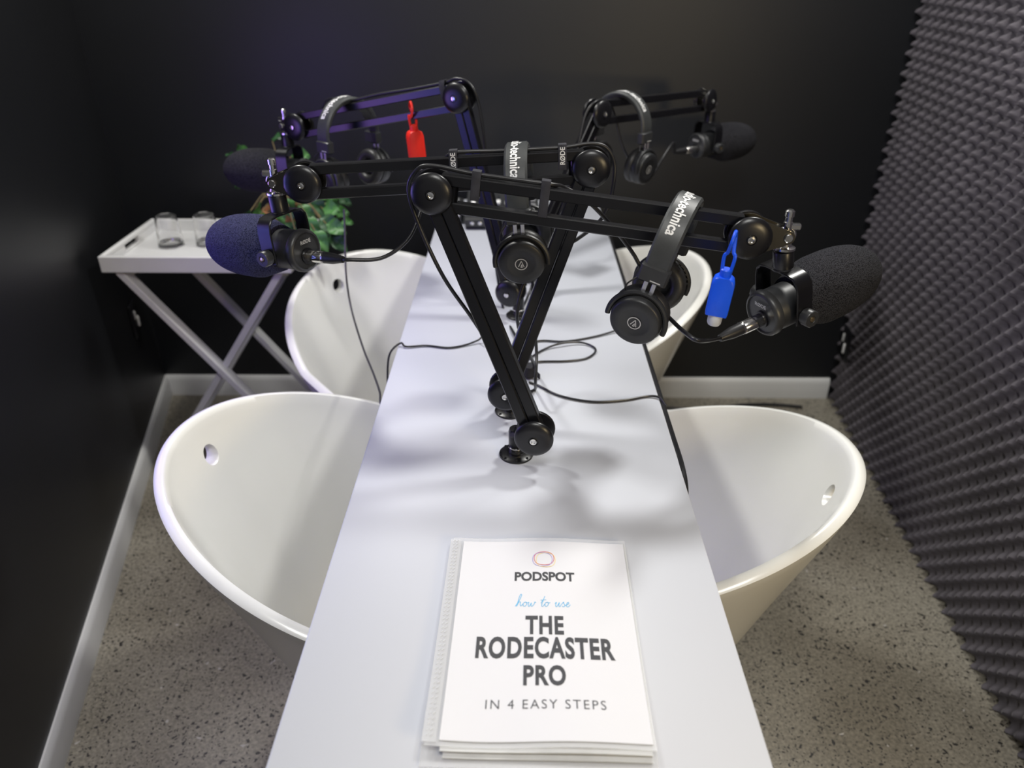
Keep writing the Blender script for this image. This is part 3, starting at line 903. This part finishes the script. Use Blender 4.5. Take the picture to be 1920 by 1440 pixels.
# ------------------------------------------------------------------ booklet
def booklet():
    ang = math.radians(-.9)
    c = V((.030, .628, TZ))
    t = thing('instruction_booklet', 'white printed booklet in a clear plastic sleeve at the near end of the table', 'booklet', c)
    X = V((math.cos(ang), math.sin(ang), 0)); Y = V((-X.y, X.x, 0)); Z = V((0, 0, 1))
    def sheet(name, x0, x1, y0, y1, hf, th, mat, n=18):
        vs, fs = [], []
        for lay in (0, 1):
            for j in range(n + 1):
                for i in range(n + 1):
                    x = x0 + (x1 - x0) * i / n; y = y0 + (y1 - y0) * j / n
                    vs.append(c + X * x + Y * y + Z * (hf(x, y) + th * lay))
        w = n + 1; N = w * w
        for j in range(n):
            for i in range(n):
                a = j * w + i
                fs.append((N + a, N + a + 1, N + a + w + 1, N + a + w)); fs.append((a, a + w, a + w + 1, a + 1))
        for i in range(n):
            fs.append((i, i + 1, N + i + 1, N + i)); b = n * w + i; fs.append((b + 1, b, N + b, N + b + 1))
            a = i * w; fs.append((a + w, a, N + a, N + a + w)); a = i * w + n; fs.append((a, a + w, N + a + w, N + a))
        return MB().add(vs, fs).build(name, mat, t, c)
    # lift: the stack is thicker at the near edge and rises towards the spine
    def h(x, y):
        return .0065 + .0060 * max(0, (-y + .02) / .17) ** 2 * (1 - .3 * math.sin((x + .1) * 28)) + .0016 * math.sin(x * 34 + 1.2) * (.5 + abs(y) * 3) + .0012
    sheet('back_sleeve', -.122, .108, -.168, .158, lambda x, y: .0004, .0010, 'clear')
    sheet('inner_page', -.100, .103, -.160, .150, lambda x, y: .0016 + .15 * h(x, y), .0010, 'page')
    sheet('inner_page', -.103, .103, -.156, .150, lambda x, y: .0030 + .42 * h(x, y), .0010, 'page')
    sheet('front_sleeve', -.118, .107, -.153, .158, lambda x, y: h(x, y) - .0015, .0008, 'clear')
    cover = sheet('cover_page', -.104, .104, -.147, .150, h, .0006, 'paper')
    sheet('binding_strip', -.121, -.107, -.150, .153, lambda x, y: h(x, y) + .0002, .0008, 'clear', 10)
    m = MB()
    for k in range(46):
        y = -.144 + .292 * k / 45
        for q in (0, 1):
            m.bar(c + X * (-.1175 + q * .004) + Y * y + Z * (h(-.114, y) + .0014), c + X * (-.1150 + q * .004) + Y * (y + .0030) + Z * (h(-.114, y) + .0014), .0007, .0004, Z, 0)
    m.build('embossed_ticks', 'page', t, c)
    def loc(p):
        d = p - c
        return d.dot(X), d.dot(Y)
    def put(txt, px, py, wpx, hpx, mat, off=0.0, spacing=1.0, name='title_lettering'):
        tv, tf, ar = text_mesh(txt, off, 0, spacing)
        z = TZ + .0085
        a, b = loc(on(px - wpx / 2, py, z)), loc(on(px + wpx / 2, py, z))
        u, d = loc(on(px, py - hpx / 2, z)), loc(on(px, py + hpx / 2, z))
        cx, cy = (a[0] + b[0]) / 2, (u[1] + d[1]) / 2
        w, hh = b[0] - a[0], u[1] - d[1]
        vs = []
        for p, q in tv:
            x, y = cx + p * w, cy + q * hh
            vs.append(c + X * x + Y * y + Z * (h(x, y) + .0009))
        MB().add(vs, tf, False).build(name, mat, cover, c)
    put('PODSPOT', 1021, 1082, 112, 17, 'ink', .035)
    put('THE', 1021, 1173, 72, 35, 'ink', .036, 1.10)
    put('RODECASTER', 1022, 1216, 260, 42, 'ink', .036, 1.10)
    put('PRO', 1021, 1269, 80, 40, 'ink', .036, 1.10)
    put('IN 4 EASY STEPS', 1023, 1325, 226, 18, 'ink', -.004, 1.25)
    # handwritten line
    st = [
        [(0, .0), (.35, .75), (.55, 1.55), (.42, 1.75), (.30, 1.4), (.22, .5), (.18, .0), (.35, .55), (.58, .62), (.62, .25), (.75, .05), (.95, .35)],                      # h
        [(1.3, .62), (1.05, .5), (1.02, .15), (1.25, .0), (1.48, .25), (1.42, .55), (1.28, .6), (1.5, .5), (1.75, .58)],                                             # o
        [(1.72, .6), (1.72, .15), (1.88, .0), (2.08, .5), (2.08, .15), (2.25, .0), (2.48, .35), (2.5, .62), (2.68, .52)],                                             # w
        [(3.35, .45), (3.62, 1.0), (3.72, 1.45), (3.55, .6), (3.52, .1), (3.7, .02), (3.9, .35)], [(3.25, .88), (3.98, .96)],                                         # t
        [(4.2, .62), (3.98, .5), (3.95, .15), (4.15, .0), (4.38, .25), (4.32, .55), (4.18, .6), (4.42, .5), (4.6, .56)],                                             # o
        [(5.25, .4), (5.42, .62), (5.38, .15), (5.55, .0), (5.82, .6), (5.8, .15), (5.95, .0), (6.15, .35)],                                                         # u
        [(6.15, .35), (6.4, .68), (6.42, .5), (6.62, .2), (6.45, .0), (6.25, .1)], [(6.45, .0), (6.75, .25)],                                                         # s
        [(6.75, .25), (7.08, .45), (7.02, .65), (6.85, .5), (6.85, .12), (7.05, .0), (7.35, .3)]]                                                                     # e
    a, b = loc(on(966, 1137, TZ + .0085)), loc(on(1069, 1137, TZ + .0085))
    k = (b[0] - a[0]) / 7.35
    m = MB()
    for s in st:
        P = smooth_path([V((p[0] + .18 * p[1], p[1], 0)) for p in s], 5)
        Q = []
        for p in P:
            x, y = a[0] + p.x * k, a[1] + p.y * k * 1.28
            Q.append(c + X * x + Y * y + Z * (h(x, y) + .0009))
        m.ribbon(Q, .00075)
    m.build('handwritten_lettering', 'bluei', cover, c)
    # three loose rings as a logo
    for (px, py, r, e, mat) in ((1017, 1050, .0124, 1.0, 'ovio'), (1023, 1051, .0130, .93, 'oyel'), (1020, 1048, .0120, 1.04, 'ored')):
        q = loc(on(px, py, TZ + .0085))
        P = []
        for i in range(41):
            w = 2 * PI * i / 40
            x, y = q[0] + r * math.cos(w) * e, q[1] + r * math.sin(w + .12 * math.sin(2 * w))
            P.append(c + X * x + Y * y + Z * (h(x, y) + .0010))
        MB().ribbon(P, .0007).build('logo_ring', mat, cover, c)
    return t
booklet()

# ------------------------------------------------------------------ tray stand with glasses and plant
def tray_stand():
    x0, x1, y0, y1, zb, zt, w = -1.136, -.618, 1.955, 2.300, .676, .722, .014
    c = V(((x0 + x1) / 2, (y0 + y1) / 2, 0))
    t = thing('tray_stand', 'white wooden butler tray on crossed folding legs against the left wall', 'side table', c)
    m = MB().box(((x0 + x1) / 2, (y0 + y1) / 2, zb + .005), (x1 - x0 - .004, y1 - y0 - .004, .010), bev=.001)
    m.build('tray_base', 'wood', t, c)
    m = MB()
    m.box(((x0 + x1) / 2, y0 + w / 2, (zb + zt) / 2), (x1 - x0, w, zt - zb), bev=.002)
    m.box(((x0 + x1) / 2, y1 - w / 2, (zb + zt) / 2), (x1 - x0, w, zt - zb), bev=.002)
    ym = (y0 + y1) / 2
    for x in (x0 + w / 2, x1 - w / 2):     # ends with an open hand hold
        m.box((x, ym, zb + .009), (w, y1 - y0 - 2 * w, .018), bev=.001)
        m.box((x, ym, zt - .006), (w, y1 - y0 - 2 * w, .012), bev=.002)
        for s in (-1, 1):
            L = (y1 - y0) / 2 - w - .045
            m.box((x, ym + s * (.045 + L / 2), zb + .026), (w, L, .0158), bev=.0003)
    m.build('tray_rim', 'wood', t, c)
    lz = zb - .001
    up = V((0, 1, 0))
    for k, (yf, yb) in enumerate(((1.972, 2.283),)):
        for y, q in ((1.985, 0), (2.008, 1), (2.250, 1), (2.273, 0)):
            a, b = (V((-1.100, y, lz)), V((-.610, y, .004))) if q == 0 else (V((-.655, y, lz)), V((-1.125, y, .004)))
            MB().bar(a, b, .020, .034, up, .002).build('leg', 'wood', t, c)
    for p in ((-1.095, .655), (-.660, .655), (-.655, .075), (-1.085, .075)):
        ya, yb = (1.995, 2.262) if p[0] in (-1.095, -.655) else (2.018, 2.240)
        MB().box((p[0], (ya + yb) / 2, p[1]), (.022, yb - ya, .022), bev=.002).build('stretcher', 'wood', t, c)
    m = MB()
    for y in (1.9965, 2.2615):
        m.cyl(V((-.873, y - .024, .362)), V((-.873, y + .024, .362)), .005, 14)
    m.build('hinge_pin', 'steel', t, c)
    return t
tray_stand()
def tumbler(x, y, label):
    c = V((x, y, .6865))
    R0, R1, H = .036, .030, .088
    prof = [(.001, 0), (R0 - .004, 0), (R0, .004), (R1, H), (R1 - .0012, H + .0008), (R1 - .0026, H), (R0 - .0036, .014), (R0 - .008, .011), (.001, .011)]
    return tag(MB().lathe(c, V((0, 0, 1)), prof, 36).build('drinking_glass', 'glass', None, c), label, 'glass', 'clear glasses on the tray')
tumbler(-1.020, 2.150, 'clear drinking glass standing nearest the left end of the white tray')
tumbler(-.915, 2.165, 'clear drinking glass on the white tray, beside the blue lit microphone foam')

def plant():
    c = V((-.675, 2.165, .6865))
    t = thing('potted_plant', 'leafy green plant in a terracotta pot on the white tray', 'plant', c)
    pot = MB().lathe(c, V((0, 0, 1)), [(.044, 0), (.046, .002), (.058, .085), (.064, .086), (.065, .108), (.060, .109), (.056, .098), (.002, .097)], 36)
    pot.build('pot', 'terra', t, c)
    MB().lathe(c + V((0, 0, .0975)), V((0, 0, 1)), [(.055, 0), (.050, .004), (.02, .007), (.001, .008)], 30).build('soil', 'soil', t, c)
    rnd = random.Random(11)
    leaves = {'leaf': MB(), 'leafd': MB()}; stems = MB()
    top = c + V((0, 0, .10))
    def leaf(base, tip, wid, mb, roll=0.0):
        d = tip - base; L = d.length; d.normalize()
        side = d.cross(V((0, 0, 1)))
        side = side.normalized() if side.length > .05 else V((1, 0, 0))
        side = (Matrix.Rotation(roll, 3, d) @ side)
        nrm = side.cross(d).normalized()
        n = 8; vs, fs = [], []
        for i in range(n + 1):
            s = i / n
            w = wid * math.sin(PI * min(1, s * .97 + .015) ** .78) * .5
            p = base + d * (L * s) - V((0, 0, 1)) * (L * .22 * s * s)
            for q in (-1, -.5, 0, .5, 1):
                vs.append(p + side * (w * q) + nrm * (abs(q) * w * .25 + .004 * math.sin(9 * s + 3 * q)))
        for i in range(n):
            for q in range(4):
                a = i * 5 + q
                fs.append((a, a + 1, a + 6, a + 5))
        m = len(vs)
        vs2 = vs + [v - nrm * .0007 for v in vs]
        fs2 = fs + [tuple(m + k for k in f[::-1]) for f in fs]
        mb.add(vs2, fs2)
    def grow(px, py, d, length, wid, ang, which, roll=0.0):
        b = at(px, py, d)
        ctrl = top.lerp(b, .5) + V((0, 0, .05))
        stems.tube([top + V((rnd.uniform(-.02, .02), rnd.uniform(-.02, .02), 0)), ctrl, b], .0016, 6, 5)
        dr = V((math.cos(ang) * .9, -.35, math.sin(ang)))
        leaf(b, b + dr.normalized() * length, wid, leaves[which], roll)
    spec = [(462, 292, 2.20, .050, .030, 1.9, 'leaf', 1.2), (446, 290, 2.22, .035, .016, 2.9, 'leafd', .6), (548, 292, 2.18, .062, .050, .25, 'leaf', .9), (510, 262, 2.22, .055, .030, .4, 'leafd', .6),
            (556, 330, 2.16, .05, .04, -.4, 'leaf', .9), (470, 395, 2.12, .06, .040, -2.3, 'leafd', .9), (488, 380, 2.10, .07, .035, -2.0, 'leaf', .8), (540, 372, 2.08, .05, .045, -1.3, 'leaf', .9),
            (560, 384, 2.08, .065, .045, -.7, 'leaf', .7), (585, 372, 2.10, .06, .045, -.8, 'leafd', .9), (575, 405, 2.05, .065, .045, -1.0, 'leaf', .8), (600, 408, 2.06, .06, .05, -.4, 'leafd', .8),
            (612, 420, 2.05, .06, .045, -.1, 'leaf', .9), (590, 432, 2.04, .06, .045, -.9, 'leaf', .8), (622, 440, 2.06, .055, .04, -.6, 'leafd', 1.0), (606, 392, 2.10, .055, .05, .2, 'leaf', .9),
            (636, 372, 2.14, .04, .03, -.2, 'leafd', .6), (572, 452, 2.03, .06, .04, -.7, 'leafd', .8), (553, 430, 2.03, .055, .04, -1.2, 'leaf', .8), (480, 352, 2.16, .06, .045, 2.8, 'leafd', .9),
            (590, 350, 2.16, .06, .04, .5, 'leafd', .8), (630, 400, 2.12, .045, .04, .3, 'leaf', .9)]
    for s in spec:
        grow(*s)
    for k in range(22):
        grow(rnd.uniform(470, 640), rnd.uniform(350, 440), rnd.uniform(2.10, 2.26), rnd.uniform(.04, .06), rnd.uniform(.03, .045), rnd.uniform(-2.6, .4), rnd.choice(['leaf', 'leafd', 'leafd']), rnd.uniform(.3, 1.2))
    leaves['leaf'].build('foliage', 'leaf', t, c); leaves['leafd'].build('foliage', 'leafd', t, c)
    stems.build('stems', 'stem', t, c)
    return t
plant()

# ------------------------------------------------------------------ devices at the far end of the table
def mixer():
    x0, x1, y0, y1 = -.155, .052, 2.105, 2.345
    c = V(((x0 + x1) / 2, (y0 + y1) / 2, TZ))
    t = thing('audio_mixer', 'black sloping audio mixer at the far end of the table behind the second headphones', 'audio mixer', c)
    X, Y, Z = V((1, 0, 0)), V((0, 1, 0)), V((0, 0, 1))
    poly = [(y0 + .012, .002), (y0, .012), (y0, .030), (y0 + .006, .036), (y1 - .006, .086), (y1, .080), (y1, .002)]
    MB().prism(poly, Y, Z, X, V((x0, 0, TZ)), x1 - x0).build('body', 'plastic2', t, c)
    A = V((0, y0 + .006, TZ + .036)); B = V((0, y1 - .006, TZ + .086))
    S_ = (B - A).normalized(); N = X.cross(S_).normalized(); L = (B - A).length
    def P(x, s, h=0): return V((x, 0, 0)) + A + S_ * (s * L) + N * h
    MB().box(P(-.105, .80, .0015), (.072, .052, .003), X, S_, N, .001).build('screen', 'screen', t, c)
    for k in range(4):
        MB().lathe(P(-.052 + k * .026, .88, 0), N, [(.0085, 0), (.0080, .012), (.006, .014), (.001, .014)], 18).build('knob', 'grey', t, c)
    for k in range(6):
        x = -.135 + k * .024
        MB().box(P(x, .36, .0004), (.004, .075, .0008), X, S_, N).build('fader_slot', 'screen', t, c)
        MB().box(P(x, .30 + .03 * ((k * 7) % 4), .006), (.012, .018, .010), X, S_, N, .002).build('fader_cap', 'white' if k % 3 == 0 else 'grey', t, c)
    for j in range(4):
        for i in range(2):
            MB().box(P(.014 + i * .022, .14 + j * .14, .003), (.017, .020, .005), X, S_, N, .002).build('pad_button', 'grey', t, c)
    for k in range(4):
        MB().lathe(V((-.135 + k * .022, y0 + .0005, TZ + .021)), -Y, [(.0055, 0), (.0055, .002), (.0040, .0025), (.0035, .001), (.001, .001)], 18).build('headphone_jack', 'chrome', t, c)
    return t
mixer()
def charger():
    c = V((-.192, 2.20, TZ))
    t = thing('small_device', 'small black box with white label left of the audio mixer', 'device', c)
    MB().box(c + V((0, 0, .0285)), (.052, .085, .055), bev=.004).build('housing', 'plastic2', t, c)
    MB().box(c + V((.006, -.0430, .030)), (.024, .0012, .014), bev=.0004).build('label', 'white', t, c)
    MB().lathe(c + V((-.012, -.0425, .036)), V((0, -1, 0)), [(.0045, 0), (.0045, .0015), (.003, .0025), (.001, .0025)], 16).build('button', 'redlamp', t, c)
    MB().box(c + V((0, 0, .0580)), (.030, .050, .003), bev=.001).build('top_panel', 'grey', t, c)
charger()

# ------------------------------------------------------------------ neon sign on the left wall (its tip just enters the picture)
def neon():
    m1, m2 = (bpy.data.materials.new(n) for n in ('blue_neon_tube', 'violet_neon_tube'))
    for m, col in ((m1, (.16, .22, 1.0)), (m2, (.50, .20, 1.0))):
        b = nt(m).nodes['Principled BSDF']
        b.inputs['Base Color'].default_value = (.7, .7, .8, 1)
        b.inputs['Emission Color'].default_value = (*col, 1)
        b.inputs['Emission Strength'].default_value = 5.0
    T_ = V((-0.252, 1, 0)).normalized(); n = V((1, .252, 0)).normalized()
    def W_(y, z, d): return V((left_x(y), y, z)) + n * d
    c = W_(1.20, 1.02, .012)
    t = thing('neon_sign', 'blue and violet neon tube sign on the left wall at the picture edge', 'neon sign', c)
    def ring(y, z, ry, rz, d, mat, ph):
        P = [W_(y + ry * math.cos(a), z + rz * math.sin(a), d) for a in [ph + 2 * PI * .96 * k / 48 for k in range(49)]]
        MB().tube(P, .007, 8, 1).build('neon_tube', mat, t, c)
    ring(.95, 1.03, .22, .20, .030, m1, 2.6)
    ring(1.142, 1.03, .19, .22, .036, m2, .9)
    MB().tube([W_(1.24, .98, .036), W_(1.35, 1.01, .036), W_(1.452, 1.05, .036)], .006, 8).build('neon_tube', m2, t, c)
    m = MB()
    for (y, z) in ((.77, 1.03), (1.16, 1.03), (.95, 1.225), (1.142, .815), (1.25, .982)):
        m.cyl(W_(y, z, 0.001), W_(y, z, .026), .004, 10)
    m.build('standoff', 'cap', t, c)
    MB().box(W_(1.07, 1.03, .0035), (.58, .16, .005), T_, V((0, 0, 1)), n, .001).build('backing_panel', 'plastic', t, c)
neon()
